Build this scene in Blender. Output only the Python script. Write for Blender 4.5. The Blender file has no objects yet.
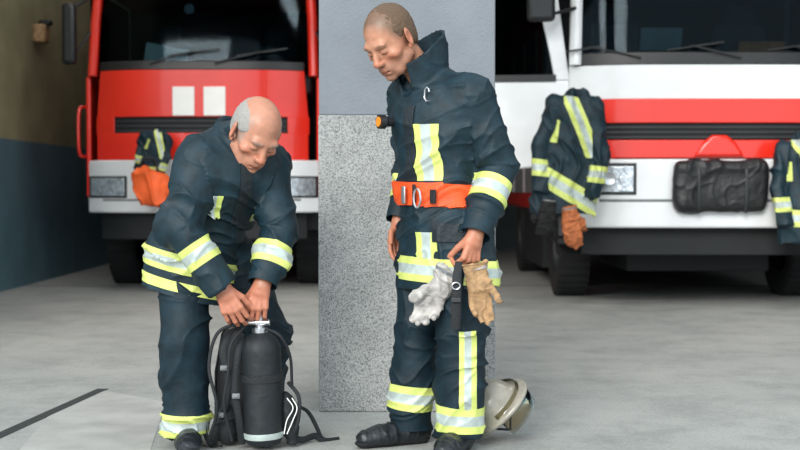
import bpy, bmesh, math, random, time
import numpy as np
from mathutils import Vector, Matrix
random.seed(4); T0=time.time()
C=bpy.context.scene.collection
CAMH=1.04; FPX=1245.0; PITCH=math.atan(37/FPX)
def W(px,py,d):
    u=(px-400)/FPX; v=(225-py)/FPX
    cy=math.cos(PITCH)+v*math.sin(PITCH); cz=-math.sin(PITCH)+v*math.cos(PITCH)
    s=d/cy
    return Vector((u*s,d,CAMH+cz*s))
def V(*a): return Vector(a)
def nrm(v): return Vector(v).normalized()
# ------------------------------------------------------------ materials
def mat(name,col,rough=.6,metal=0,var=.12,vs=8,bump=0,bs=60,spec=.5,coat=0,sheen=0,bd=.01,attr=None,sss=0):
    m=bpy.data.materials.new(name); m.use_nodes=True; nt=m.node_tree; N=nt.nodes; b=N['Principled BSDF']
    tc=N.new('ShaderNodeTexCoord'); nz=N.new('ShaderNodeTexNoise'); nz.inputs['Scale'].default_value=vs; nz.inputs['Detail'].default_value=6
    nt.links.new(tc.outputs['Object'],nz.inputs['Vector'])
    rp=N.new('ShaderNodeMapRange'); rp.inputs[1].default_value=.3; rp.inputs[2].default_value=.7
    rp.inputs[3].default_value=1-var; rp.inputs[4].default_value=1+var
    nt.links.new(nz.outputs[0],rp.inputs[0])
    mx=N.new('ShaderNodeVectorMath'); mx.operation='SCALE'
    if attr:
        a=N.new('ShaderNodeAttribute'); a.attribute_name=attr; nt.links.new(a.outputs['Color'],mx.inputs[0])
    else: mx.inputs[0].default_value=col
    nt.links.new(rp.outputs[0],mx.inputs['Scale']); nt.links.new(mx.outputs[0],b.inputs['Base Color'])
    b.inputs['Roughness'].default_value=rough; b.inputs['Metallic'].default_value=metal
    b.inputs['Specular IOR Level'].default_value=spec; b.inputs['Coat Weight'].default_value=coat
    b.inputs['Coat Roughness'].default_value=.08
    b.inputs['Sheen Weight'].default_value=sheen
    if sss:
        b.inputs['Subsurface Weight'].default_value=sss; b.inputs['Subsurface Radius'].default_value=(1,.3,.15); b.inputs['Subsurface Scale'].default_value=.006
    if bump:
        n2=N.new('ShaderNodeTexNoise'); n2.inputs['Scale'].default_value=bs; n2.inputs['Detail'].default_value=4
        nt.links.new(tc.outputs['Object'],n2.inputs['Vector'])
        bp=N.new('ShaderNodeBump'); bp.inputs['Strength'].default_value=bump; bp.inputs['Distance'].default_value=bd
        nt.links.new(n2.outputs[0],bp.inputs['Height']); nt.links.new(bp.outputs[0],b.inputs['Normal'])
    return m
M={}
M['navy']=mat('navy_fabric',(.0040,.0195,.030),.60,var=.4,vs=18,bump=.35,bs=40,bd=.008,spec=.38)
M['navy2']=mat('trouser_fabric',(.0032,.0150,.024),.64,var=.4,vs=16,bump=.35,bs=40,bd=.008,spec=.33)
M['navyd']=mat('dark_flap_fabric',(.003,.010,.015),.6,var=.2,bump=.4,bs=60)
M['yel']=mat('lime_yellow_tape',(.60,.68,.18),.5,var=.14,vs=20,bump=.15,bs=90)
M['sil']=mat('silver_tape',(.44,.51,.49),.4,var=.18,vs=25,bump=.1,bs=120,metal=.1)
M['org']=mat('orange_webbing',(.80,.085,.012),.55,var=.15,vs=20,bump=.3,bs=120)
M['skin']=mat('skin',(1,1,1),.45,var=.10,vs=45,bump=.25,bs=130,bd=.003,attr='tint',sss=.06)
M['hair1']=mat('brown_stubble_hair',(.115,.072,.045),.9,var=.22,vs=420,bump=.5,bs=600,bd=.002)
M['hair2']=mat('grey_hair',(.30,.29,.275),.9,var=.22,vs=400,bump=.5,bs=600,bd=.002)
M['blk']=mat('black_plastic',(.012,.013,.015),.4,var=.2,bump=.05)
M['cov']=mat('black_cover_vinyl',(.010,.011,.013),.5,var=.3,vs=6,bump=.8,bs=6,bd=.04)
M['bot']=mat('dark_cylinder_cover',(.006,.009,.012),.6,var=.3,vs=10,bump=.3,bs=30)
M['rub']=mat('black_rubber',(.010,.010,.011),.9,var=.3,bump=.3,bs=50)
M['web']=mat('black_webbing',(.009,.011,.014),.7,var=.3,bump=.4,bs=150)
M['boot']=mat('boot_leather',(.009,.012,.016),.4,var=.25,bump=.25,bs=60)
M['stl']=mat('steel',(.55,.56,.58),.3,metal=1,var=.1)
M['grey']=mat('grey_plastic',(.16,.17,.18),.45)
M['gglove']=mat('pale_grey_leather',(.40,.38,.36),.8,var=.3,vs=30,bump=.9,bs=35,bd=.012)
M['tglove']=mat('tan_leather',(.36,.22,.11),.8,var=.4,vs=30,bump=.9,bs=35,bd=.012)
M['bglove']=mat('brown_orange_leather',(.50,.15,.05),.75,var=.35,vs=20,bump=.8,bs=30,bd=.015)
M['helm']=mat('beige_helmet_shell',(.30,.28,.235),.3,var=.2,vs=20,coat=.3)
M['red']=mat('red_truck_paint',(.80,.024,.010),.3,var=.05,vs=3,coat=.6)
M['wht']=mat('white_truck_paint',(.78,.80,.82),.32,var=.06,vs=3,coat=.5)
M['cream']=mat('cream_decal',(.92,.91,.88),.4,var=.03)
M['dark']=mat('dark_interior',(.008,.010,.012),.7,var=.2)
M['dgrey']=mat('dark_grey_plastic',(.022,.025,.028),.55,var=.15,bump=.1)
M['lens']=mat('clear_headlight_lens',(.62,.68,.74),.15,metal=.6,var=.4,vs=25,bump=.6,bs=45)
M['amber']=mat('amber_lens',(.85,.28,.03),.2,var=.1)
M['paper']=mat('paper',(.7,.7,.66),.8)
M['seat']=mat('seat_cloth',(.035,.045,.055),.9,bump=.3)
M['obag']=mat('orange_nylon',(.88,.13,.025),.6,var=.12,bump=.4,bs=20)
M['door']=mat('shutter_alu',(.35,.36,.37),.45,metal=.5)
def glassmat(name,tint,gl,rough=.05):
    m=bpy.data.materials.new(name); m.use_nodes=True; nt=m.node_tree; N=nt.nodes
    for n in list(N):
        if n.type=='BSDF_PRINCIPLED': N.remove(n)
    out=[n for n in N if n.type=='OUTPUT_MATERIAL'][0]
    t=N.new('ShaderNodeBsdfTransparent'); t.inputs[0].default_value=(*tint,1)
    g=N.new('ShaderNodeBsdfGlossy'); g.inputs['Roughness'].default_value=rough; g.inputs[0].default_value=(.75,.9,1,1)
    f=N.new('ShaderNodeLayerWeight'); f.inputs[0].default_value=gl
    mx=N.new('ShaderNodeMixShader'); nt.links.new(f.outputs['Fresnel'],mx.inputs[0]); nt.links.new(t.outputs[0],mx.inputs[1]); nt.links.new(g.outputs[0],mx.inputs[2])
    nt.links.new(mx.outputs[0],out.inputs[0]); return m
M['glass']=glassmat('tinted_windshield_glass',(.45,.56,.60),.15)
M['glassd']=glassmat('dark_side_glass',(.10,.13,.14),.13)
M['visor']=glassmat('amber_visor',(.75,.66,.5),.35)
def custom(name,fn,rough=.8):
    m=bpy.data.materials.new(name); m.use_nodes=True; nt=m.node_tree; b=nt.nodes['Principled BSDF']; b.inputs['Roughness'].default_value=rough
    fn(nt,b); return m
def nd(nt,t,**k):
    n=nt.nodes.new(t)
    for a,v in k.items(): setattr(n,a,v)
    return n
def ramp(nt,src,stops):
    r=nd(nt,'ShaderNodeValToRGB'); e=r.color_ramp.elements
    while len(e)<len(stops): e.new(.5)
    for i,(p,c) in enumerate(stops): e[i].position=p; e[i].color=(*c,1)
    nt.links.new(src,r.inputs[0]); return r
def mixc(nt,a,b,fac,mode='MULTIPLY'):
    m=nd(nt,'ShaderNodeMix',data_type='RGBA',blend_type=mode)
    if isinstance(fac,(int,float)): m.inputs[0].default_value=fac
    else: nt.links.new(fac,m.inputs[0])
    for i,s in ((6,a),(7,b)):
        if isinstance(s,tuple): m.inputs[i].default_value=(*s,1)
        else: nt.links.new(s,m.inputs[i])
    return m.outputs[2]
def floorfn(nt,b):
    tc=nd(nt,'ShaderNodeTexCoord'); L=nt.links
    def nz(s,d=8,r=.6):
        n=nd(nt,'ShaderNodeTexNoise'); n.inputs['Scale'].default_value=s; n.inputs['Detail'].default_value=d; n.inputs['Roughness'].default_value=r
        L.new(tc.outputs['Object'],n.inputs['Vector']); return n.outputs[0]
    a=ramp(nt,nz(.8),[(.3,(.345,.355,.345)),(.7,(.43,.435,.415))]).outputs[0]
    s=ramp(nt,nz(2.5,13,.8),[(.40,(.74,.755,.755)),(.55,(1,1,1))]).outputs[0]
    f=ramp(nt,nz(70,4,.65),[(.32,(.72,.72,.72)),(.58,(1,1,1))]).outputs[0]
    c=mixc(nt,a,s,.85); c=mixc(nt,c,f,.8); L.new(c,b.inputs['Base Color'])
    bp=nd(nt,'ShaderNodeBump'); bp.inputs['Strength'].default_value=.3; bp.inputs['Distance'].default_value=.01; L.new(nz(40,6),bp.inputs['Height']); L.new(bp.outputs[0],b.inputs['Normal'])
M['floor']=custom('worn_concrete',floorfn,.75)
def pebfn(nt,b):
    tc=nd(nt,'ShaderNodeTexCoord'); L=nt.links
    vo=nd(nt,'ShaderNodeTexVoronoi'); vo.inputs['Scale'].default_value=210; L.new(tc.outputs['Object'],vo.inputs['Vector'])
    sep=nd(nt,'ShaderNodeSeparateColor'); L.new(vo.outputs['Color'],sep.inputs[0])
    r=ramp(nt,sep.outputs[0],[(.0,(.12,.13,.13)),(.16,(.22,.23,.23)),(.4,(.31,.32,.32)),(.95,(.42,.43,.42))]).outputs[0]
    n=nd(nt,'ShaderNodeTexNoise'); n.inputs['Scale'].default_value=6; L.new(tc.outputs['Object'],n.inputs['Vector'])
    s=ramp(nt,n.outputs[0],[(.3,(.8,.8,.8)),(.7,(1,1,1))]).outputs[0]
    L.new(mixc(nt,r,s,1.0),b.inputs['Base Color'])
    bp=nd(nt,'ShaderNodeBump'); bp.inputs['Strength'].default_value=.5; bp.inputs['Distance'].default_value=.003; L.new(vo.outputs['Distance'],bp.inputs['Height']); L.new(bp.outputs[0],b.inputs['Normal'])
M['pebble']=custom('pebbledash',pebfn,.8)
M['paint']=mat('blue_grey_wall_paint',(.175,.195,.22),.8,var=.1,vs=5,bump=.5,bs=90,bd=.006)
def wallfn(nt,b):
    tc=nd(nt,'ShaderNodeTexCoord'); L=nt.links
    sx=nd(nt,'ShaderNodeSeparateXYZ'); L.new(tc.outputs['Object'],sx.inputs[0])
    mt=nd(nt,'ShaderNodeMath',operation='GREATER_THAN'); mt.inputs[1].default_value=1.54; L.new(sx.outputs[2],mt.inputs[0])
    c=mixc(nt,(.11,.21,.255),(.36,.34,.20),mt.outputs[0],'MIX')
    n=nd(nt,'ShaderNodeTexNoise'); n.inputs['Scale'].default_value=2; n.inputs['Detail'].default_value=8; L.new(tc.outputs['Object'],n.inputs['Vector'])
    s=ramp(nt,n.outputs[0],[(.3,(.7,.7,.7)),(.7,(1,1,1))]).outputs[0]
    L.new(mixc(nt,c,s,1.0),b.inputs['Base Color'])
M['wall']=custom('two_tone_wall_paint',wallfn,.6)
M['ceil']=mat('ceiling_paint',(.15,.16,.17),.9)
M['bwall']=mat('dark_grey_wall_paint',(.06,.075,.085),.85)
M['crack']=mat('dark_joint',(.03,.035,.035),.95)
M['patch']=mat('smooth_concrete_patch',(.39,.39,.375),.7,var=.2,vs=4,bump=.2)
# ------------------------------------------------------------ mesh helpers
ORG={}
def link(o,parent=None,kind=None,label=None):
    C.objects.link(o)
    if parent: o.parent=parent
    if kind: o['kind']=kind
    if label: o['label']=label
def thing(name,label,cat,loc,group=None):
    o=bpy.data.objects.new(name,None); C.objects.link(o); o.location=loc; o['label']=label; o['category']=cat; o.empty_display_size=.1
    if group:o['group']=group
    ORG[o]=Vector(loc); return o
def tag(o,label,cat,group=None):
    o['label']=label;o['category']=cat
    if group:o['group']=group
    return o
class MB:
    def __init__(s): s.V=[];s.F=[];s.M=[]
    def add(s,vs,fs,m=0):
        n=len(s.V); s.V+= [tuple(v) for v in vs]; s.F+=[tuple(i+n for i in f) for f in fs]; s.M+=[m]*len(fs); return s
    def box(s,c,sz,m=0,R=None):
        vs=[]
        for x in(-.5,.5):
            for y in(-.5,.5):
                for z in(-.5,.5):
                    v=Vector((x*sz[0],y*sz[1],z*sz[2]))
                    if R: v=R@v
                    vs.append(v+Vector(c))
        return s.add(vs,[(0,1,3,2),(4,6,7,5),(0,4,5,1),(2,3,7,6),(0,2,6,4),(1,5,7,3)],m)
    def tube(s,pts,r,n=10,m=0,flat=None,closed=False,side=None):
        pts=[Vector(p) for p in pts]; N=len(pts); rs=r if isinstance(r,(list,tuple)) else [r]*N
        vs=[];fs=[]; up=None
        for i,p in enumerate(pts):
            if closed: t=(pts[(i+1)%N]-pts[i-1]).normalized()
            else: t=(pts[min(i+1,N-1)]-pts[max(i-1,0)]).normalized()
            if side is not None: a=Vector(side); a=(a-t*a.dot(t)).normalized()
            elif up is None:
                a=Vector((0,0,1)) if abs(t.z)<.9 else Vector((1,0,0)); a=(a-t*a.dot(t)).normalized()
            else: a=(up-t*up.dot(t)).normalized()
            up=a; b=t.cross(a)
            for j in range(n):
                an=2*math.pi*j/n; ca,sa=math.cos(an),math.sin(an)
                fl=flat or 1
                vs.append(p+a*ca*rs[i]+b*sa*rs[i]*fl)
        L=N if closed else N-1
        for i in range(L):
            for j in range(n):
                a0=i*n+j;a1=i*n+(j+1)%n;b0=((i+1)%N)*n+j;b1=((i+1)%N)*n+(j+1)%n
                fs.append((a0,a1,b1,b0))
        if not closed: fs.append(tuple(range(n-1,-1,-1))); fs.append(tuple((N-1)*n+j for j in range(n)))
        return s.add(vs,fs,m)
    def cyl(s,a,b,r,r2=None,n=24,m=0): return s.tube([a,b],[r,r if r2 is None else r2],n,m)
    def lathe(s,o,ax,prof,n=32,m=0):
        o=Vector(o);ax=nrm(ax); a=Vector((0,0,1)) if abs(ax.z)<.9 else Vector((1,0,0)); a=(a-ax*a.dot(ax)).normalized(); b=ax.cross(a)
        vs=[];fs=[];N=len(prof)
        for r,h in prof:
            for j in range(n):
                an=2*math.pi*j/n; vs.append(o+ax*h+(a*math.cos(an)+b*math.sin(an))*max(r,1e-4))
        for i in range(N-1):
            for j in range(n): fs.append((i*n+j,i*n+(j+1)%n,(i+1)*n+(j+1)%n,(i+1)*n+j))
        return s.add(vs,fs,m)
    def prism(s,poly,vec,m=0):
        n=len(poly); vs=[Vector(p) for p in poly]+[Vector(p)+Vector(vec) for p in poly]
        return s.add(vs,[tuple(range(n)),tuple(range(2*n-1,n-1,-1))]+[(i,(i+1)%n,(i+1)%n+n,i+n) for i in range(n)],m)
    def panel(s,x0,x1,z0,z1,fy,off=0,th=.04,m=0,nx=16,nz=3,x0t=None,x1t=None):
        x0t=x0 if x0t is None else x0t; x1t=x1 if x1t is None else x1t
        vs=[];fs=[]
        for side in(0,1):
            for j in range(nz+1):
                t=j/nz; z=z0+(z1-z0)*t; a=x0+(x0t-x0)*t; b=x1+(x1t-x1)*t
                for i in range(nx+1):
                    x=a+(b-a)*i/nx; vs.append((x,fy(x,z)-off+side*th,z))
        K=(nx+1)*(nz+1); I=lambda i,j,k:k*K+j*(nx+1)+i
        for j in range(nz):
            for i in range(nx):
                fs.append((I(i,j,0),I(i+1,j,0),I(i+1,j+1,0),I(i,j+1,0))); fs.append((I(i,j,1),I(i,j+1,1),I(i+1,j+1,1),I(i+1,j,1)))
        for i in range(nx):
            fs.append((I(i,0,0),I(i,0,1),I(i+1,0,1),I(i+1,0,0))); fs.append((I(i,nz,0),I(i+1,nz,0),I(i+1,nz,1),I(i,nz,1)))
        for j in range(nz):
            fs.append((I(0,j,0),I(0,j+1,0),I(0,j+1,1),I(0,j,1))); fs.append((I(nx,j,0),I(nx,j,1),I(nx,j+1,1),I(nx,j+1,0)))
        return s.add(vs,fs,m)
    def build(s,name,mats,parent=None,bevel=0,local=False,kind=None,label=None,angle=35,origin=None):
        if not isinstance(mats,(list,tuple)): mats=[mats]
        o0=Vector((0,0,0))
        if parent is not None: o0=ORG.get(parent,o0)
        if origin is not None: o0=Vector(origin)
        vs=s.V if local else [tuple(Vector(v)-o0) for v in s.V]
        me=bpy.data.meshes.new(name); me.from_pydata(vs,[],s.F)
        for m in mats: me.materials.append(M[m] if isinstance(m,str) else m)
        me.polygons.foreach_set('material_index',s.M)
        bm=bmesh.new(); bm.from_mesh(me); bmesh.ops.recalc_face_normals(bm,faces=bm.faces); bm.to_mesh(me); bm.free()
        me.polygons.foreach_set('use_smooth',[True]*len(me.polygons)); me.set_sharp_from_angle(angle=math.radians(angle))
        o=bpy.data.objects.new(name,me); link(o,parent,kind,label)
        if parent is None and origin is not None: o.location=o0
        ORG[o]=o0
        if bevel:
            b=o.modifiers.new('b','BEVEL'); b.width=bevel; b.segments=3; b.limit_method='ANGLE'; b.angle_limit=math.radians(40)
        return o
# ------------------------------------------------------------ numpy SDF
f32=np.float32
def A(v): return np.array(v,dtype=f32)
def smin(a,b,k):
    if k<=0: return np.minimum(a,b)
    h=np.maximum(k-np.abs(a-b),0)/k; return np.minimum(a,b)-h*h*k*.25
def smax(a,b,k): return -smin(-a,-b,k)
class Cap:
    def __init__(s,a,b,ra,rb=None,side=None,sa=None,sb=None):
        s.a=A(a);s.b=A(b);s.ra=ra;s.rb=ra if rb is None else rb;s.side=None if side is None else A(side);s.sa=sa;s.sb=sa if sb is None else sb
        s.R=max(s.ra,s.rb,s.sa or 0,s.sb or 0)
    def bb(s): return np.minimum(s.a,s.b)-s.R,np.maximum(s.a,s.b)+s.R
    def ev(s,P):
        ab=s.b-s.a; l2=max(float(ab@ab),1e-9); pa=P-s.a; h=np.clip(pa@ab/l2,0,1); q=pa-h[:,None]*ab; r=s.ra+(s.rb-s.ra)*h
        n2=np.einsum('ij,ij->i',q,q)
        if s.side is None: return np.sqrt(n2)-r
        x=q@s.side; w=s.sa+(s.sb-s.sa)*h; rest=np.maximum(n2-x*x,0)
        return (np.sqrt(x*x/(w*w)+rest/(r*r))-1)*np.minimum(r,w)
class Ell:
    def __init__(s,c,rad,ax=None):
        s.c=A(c);s.r=A(rad);s.ax=np.eye(3,dtype=f32) if ax is None else np.stack([A(a) for a in ax]).astype(f32); s.R=float(max(rad))
    def bb(s): return s.c-s.R,s.c+s.R
    def ev(s,P):
        q=(P-s.c)@s.ax.T; a=q/s.r; k0=np.sqrt((a*a).sum(1)); b=a/s.r; k1=np.sqrt((b*b).sum(1))+1e-6
        return k0*(k0-1)/k1
class G:
    def __init__(s,name,kj=.01,axis=(0,0,1)): s.name=name;s.ops=[];s.kj=kj;s.axis=A(axis)
    def u(s,p,k=.02): s.ops.append(('u',p,k)); return s
    def s_(s,p,k=.01): s.ops.append(('s',p,k)); return s
    def c(s,pt,n,k=.004): s.ops.append(('c',(A(pt),A(nrm(n))),k)); return s
    def ev(s,P):
        d=None
        for t,p,k in s.ops:
            if t=='u': e=p.ev(P); d=e if d is None else smin(d,e,k)
            elif t=='s': d=smax(d,-p.ev(P),k)
            else: d=smax(d,(P-p[0])@p[1],k)
        return d
    def bb(s):
        bs=[p.bb() for t,p,k in s.ops if t=='u']
        return np.min([b[0] for b in bs],0),np.max([b[1] for b in bs],0)
class MD: pass
def vnormals(Vt,F):
    n=np.cross(Vt[F[:,2]]-Vt[F[:,0]],Vt[F[:,3]]-Vt[F[:,1]]); N=np.zeros_like(Vt)
    for k in range(3):
        acc=np.zeros(len(Vt))
        for c in range(4): acc+=np.bincount(F[:,c],n[:,k],len(Vt))
        N[:,k]=acc
    N/=np.linalg.norm(N,axis=1)[:,None]+1e-12; return N
def sdf_mesh(groups,h):
    bs=[g.bb() for g in groups]; lo=np.min([b[0] for b in bs],0)-4*h; hi=np.max([b[1] for b in bs],0)+4*h
    B=12; nb=np.ceil((hi-lo)/(h*B)).astype(int)+1; n=nb*B
    arr=np.ones(n,f32)
    ci=np.stack(np.meshgrid(*[np.arange(k) for k in nb],indexing='ij'),-1).reshape(-1,3)
    cen=(lo+(ci*B+(B-1)/2)*h).astype(f32); D=np.stack([g.ev(cen) for g in groups]); R=B*h*.87*1.35+.03
    dm=D.min(0); off=np.stack(np.meshgrid(*[np.arange(B)]*3,indexing='ij'),-1).reshape(-1,3)
    for bi in range(len(ci)):
        i,j,k=ci[bi]*B
        if abs(dm[bi])>R: arr[i:i+B,j:j+B,k:k+B]=dm[bi]; continue
        P=(lo+(off+ci[bi]*B)*h).astype(f32); d=None
        for gi,g in enumerate(groups):
            if D[gi,bi]>R: continue
            e=g.ev(P); d=e if d is None else smin(d,e,g.kj)
        arr[i:i+B,j:j+B,k:k+B]=d.reshape(B,B,B)
    ins=arr<0
    c=[ins[a:ins.shape[0]-1+a,b:ins.shape[1]-1+b,e:ins.shape[2]-1+e] for a in(0,1) for b in(0,1) for e in(0,1)]
    anyi=c[0].copy(); alli=c[0].copy()
    for x in c[1:]: anyi|=x; alli&=x
    idx=np.argwhere(anyi&~alli)
    corn=np.array([(a,b,e) for a in(0,1) for b in(0,1) for e in(0,1)])
    val=np.stack([arr[idx[:,0]+a,idx[:,1]+b,idx[:,2]+e] for a,b,e in corn],1)
    acc=np.zeros((len(idx),3));cnt=np.zeros(len(idx))
    for p in range(8):
        for q in range(p+1,8):
            if np.abs(corn[p]-corn[q]).sum()!=1: continue
            a,b=val[:,p],val[:,q]; mk=(a<0)!=(b<0); t=np.where(mk,a/(np.where(mk,a-b,1)),0)
            acc+=mk[:,None]*(corn[p]+t[:,None]*(corn[q]-corn[p])); cnt+=mk
    Vt=lo+(idx+acc/cnt[:,None])*h
    ids=np.full(tuple(np.array(ins.shape)),-1,np.int32); ids[idx[:,0],idx[:,1],idx[:,2]]=np.arange(len(idx))
    Fs=[]
    for ax in range(3):
        a1,a2=(ax+1)%3,(ax+2)%3
        s0=[slice(None)]*3;s1=[slice(None)]*3; s0[ax]=slice(0,-1); s1[ax]=slice(1,None)
        e=np.argwhere(ins[tuple(s0)]!=ins[tuple(s1)])
        e=e[(e[:,a1]>0)&(e[:,a2]>0)]
        o1=np.zeros(3,int);o1[a1]=1;o2=np.zeros(3,int);o2[a2]=1
        g=lambda q:ids[q[:,0],q[:,1],q[:,2]]
        q=np.stack([g(e-o1-o2),g(e-o2),g(e),g(e-o1)],1)
        fl=ins[e[:,0],e[:,1],e[:,2]]; q[~fl]=q[~fl][:,::-1]; Fs.append(q)
    F=np.concatenate(Fs); F=F[(F>=0).all(1)]
    cc=Vt.mean(0); vol=np.einsum('ij,ij->i',Vt[F[:,0]]-cc,np.cross(Vt[F[:,1]]-cc,Vt[F[:,2]]-cc)).sum()
    if vol<0: F=F[:,::-1].copy()
    md=MD(); md.V=Vt; md.F=F; md.N=vnormals(Vt,F); md.h=h
    md.lab=np.argmin(np.stack([g.ev(Vt.astype(f32)) for g in groups]),0); md.groups=groups
    return md
_rt=np.random.RandomState(3).rand(65536)*2-1
def vnoise(P):
    i=np.floor(P).astype(np.int64); f=P-i; f=f*f*(3-2*f); r=0
    for a in(0,1):
        for b in(0,1):
            for c in(0,1):
                hsh=((i[:,0]+a)*73856093^(i[:,1]+b)*19349663^(i[:,2]+c)*83492791)&65535
                w=(f[:,0] if a else 1-f[:,0])*(f[:,1] if b else 1-f[:,1])*(f[:,2] if c else 1-f[:,2])
                r=r+w*_rt[hsh]
    return r
def wrinkle(md,amp=.006,fh=13,fl=4,joints=(),seed=0,warp=.06):
    ax=np.stack([g.axis for g in md.groups])[md.lab].astype(float); Vt=md.V
    wv=np.stack([vnoise(Vt*4+seed+k*17) for k in range(3)],1)*warp
    P=Vt+wv; u=(P*ax).sum(1)
    def lay(fh,fl,sd):
        Q=P*fl+ax*(u*(fh-fl))[:,None]+sd; n=np.abs(vnoise(Q)); return (np.exp(-n*9)*2.2-.72)
    a=np.full(len(Vt),amp)
    for p,r,e in joints: a+=e*np.exp(-((Vt-np.array(p))**2).sum(1)/(r*r))
    a=np.maximum(a,.0015)
    d=a*(lay(fh,fl,seed)*.8+lay(fh*1.9,fl*2,seed+9)*.35+vnoise(Vt*4+seed)*.4)
    md.V=Vt+md.N*d[:,None]; md.N=vnormals(md.V,md.F); return md
def mesh_np(name,Vt,F,mats,parent=None,origin=None,label=None,color=None):
    o0=np.array(ORG[parent]) if parent is not None else (np.array(origin) if origin is not None else np.zeros(3))
    me=bpy.data.meshes.new(name); me.vertices.add(len(Vt)); me.vertices.foreach_set('co',(Vt-o0).astype(f32).ravel())
    me.loops.add(F.size); me.loops.foreach_set('vertex_index',F.astype(np.int32).ravel())
    me.polygons.add(len(F)); me.polygons.foreach_set('loop_start',np.arange(0,F.size,4,dtype=np.int32))
    try: me.polygons.foreach_set('loop_total',np.full(len(F),4,np.int32))
    except Exception: pass
    me.update(calc_edges=True); me.validate()
    me.polygons.foreach_set('use_smooth',np.ones(len(me.polygons),bool))
    for m in (mats if isinstance(mats,(list,tuple)) else [mats]): me.materials.append(M[m])
    if color is not None:
        at=me.color_attributes.new('tint','FLOAT_COLOR','POINT'); at.data.foreach_set('color',np.concatenate([color,np.ones((len(color),1))],1).astype(f32).ravel())
    o=bpy.data.objects.new(name,me); link(o,parent,label=label)
    if parent is None: o.location=Vector(o0)
    ORG[o]=Vector(o0); return o
def slab(c,ax,w):
    c=Vector(c);ax=nrm(ax); return [(c+ax*w/2,ax),(c-ax*w/2,-ax)]
def islands(bm):
    seen=set();out=[]
    for f in bm.faces:
        if f in seen: continue
        st=[f];seen.add(f);isl=[]
        while st:
            g=st.pop();isl.append(g)
            for e in g.edges:
                for h in e.link_faces:
                    if h not in seen: seen.add(h);st.append(h)
        out.append(isl)
    return out
def patch(md,name,mats,parent,planes,off=.003,inner=None,labels=None,facing=None,label=None,edge=.006,minf=25):
    F=md.F; fc=md.V[F].mean(1); mk=np.ones(len(F),bool)
    for p,n in planes: mk&=((fc-np.array(p))@np.array(n))<2.5*md.h
    if labels is not None:
        ok=[i for i,g in enumerate(md.groups) if g.name in labels]; mk&=np.isin(md.lab[F[:,0]],ok)
    if facing is not None: mk&=(md.N[F[:,0]]@np.array(nrm(facing[0])))>facing[1]
    F=F[mk]
    if len(F)==0: print('EMPTY PATCH',name); return None
    us,inv=np.unique(F,return_inverse=True); inv=inv.reshape(F.shape)
    bm=bmesh.new(); vs=[bm.verts.new(v) for v in (md.V[us]-np.array(ORG[parent]))]
    for f in inv:
        try: bm.faces.new([vs[i] for i in f])
        except ValueError: pass
    o0=ORG[parent]
    for p,n in planes:
        bmesh.ops.bisect_plane(bm,geom=bm.verts[:]+bm.edges[:]+bm.faces[:],plane_co=Vector(p)-o0,plane_no=n,clear_outer=True)
    if inner:
        p,n,offs=inner; n=nrm(n)
        for t in offs: bmesh.ops.bisect_plane(bm,geom=bm.verts[:]+bm.edges[:]+bm.faces[:],plane_co=Vector(p)+n*t-o0,plane_no=n)
        for f in bm.faces:
            t=(f.calc_center_median()-(Vector(p)-o0)).dot(n); f.material_index=sum(t>q for q in offs)%2
    isl=sorted(islands(bm),key=lambda i:-len(i)); big=len(isl[0]) if isl else 0
    if not big: print('EMPTY PATCH2',name); bm.free(); return None
    kill=[f for i in isl[1:] for f in i]
    if kill: bmesh.ops.delete(bm,geom=kill,context='FACES')
    bm.normal_update(); nn={v:v.normal.copy() for v in bm.verts}
    for v in bm.verts: v.co+=nn[v]*off
    be=[e for e in bm.edges if e.is_boundary]
    src={v.co.to_tuple(6):nn[v] for e in be for v in e.verts}
    r=bmesh.ops.extrude_edge_only(bm,edges=be)
    for v in [g for g in r['geom'] if isinstance(g,bmesh.types.BMVert)]:
        q=src.get(v.co.to_tuple(6)); 
        if q: v.co-=q*(off+edge)
    me=bpy.data.meshes.new(name); bm.to_mesh(me); bm.free()
    for m in mats: me.materials.append(M[m])
    me.polygons.foreach_set('use_smooth',np.ones(len(me.polygons),bool)); me.set_sharp_from_angle(angle=math.radians(50))
    o=bpy.data.objects.new(name,me); link(o,parent,label=label); ORG[o]=o0; return o
def tape(md,parent,c,ax,w,extra=(),labels=None,facing=None):
    return patch(md,'reflective_stripe',['yel','sil'],parent,slab(c,ax,w)+list(extra),.003,(Vector(c),ax,[-w*.2,w*.2]),labels,facing)
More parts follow.
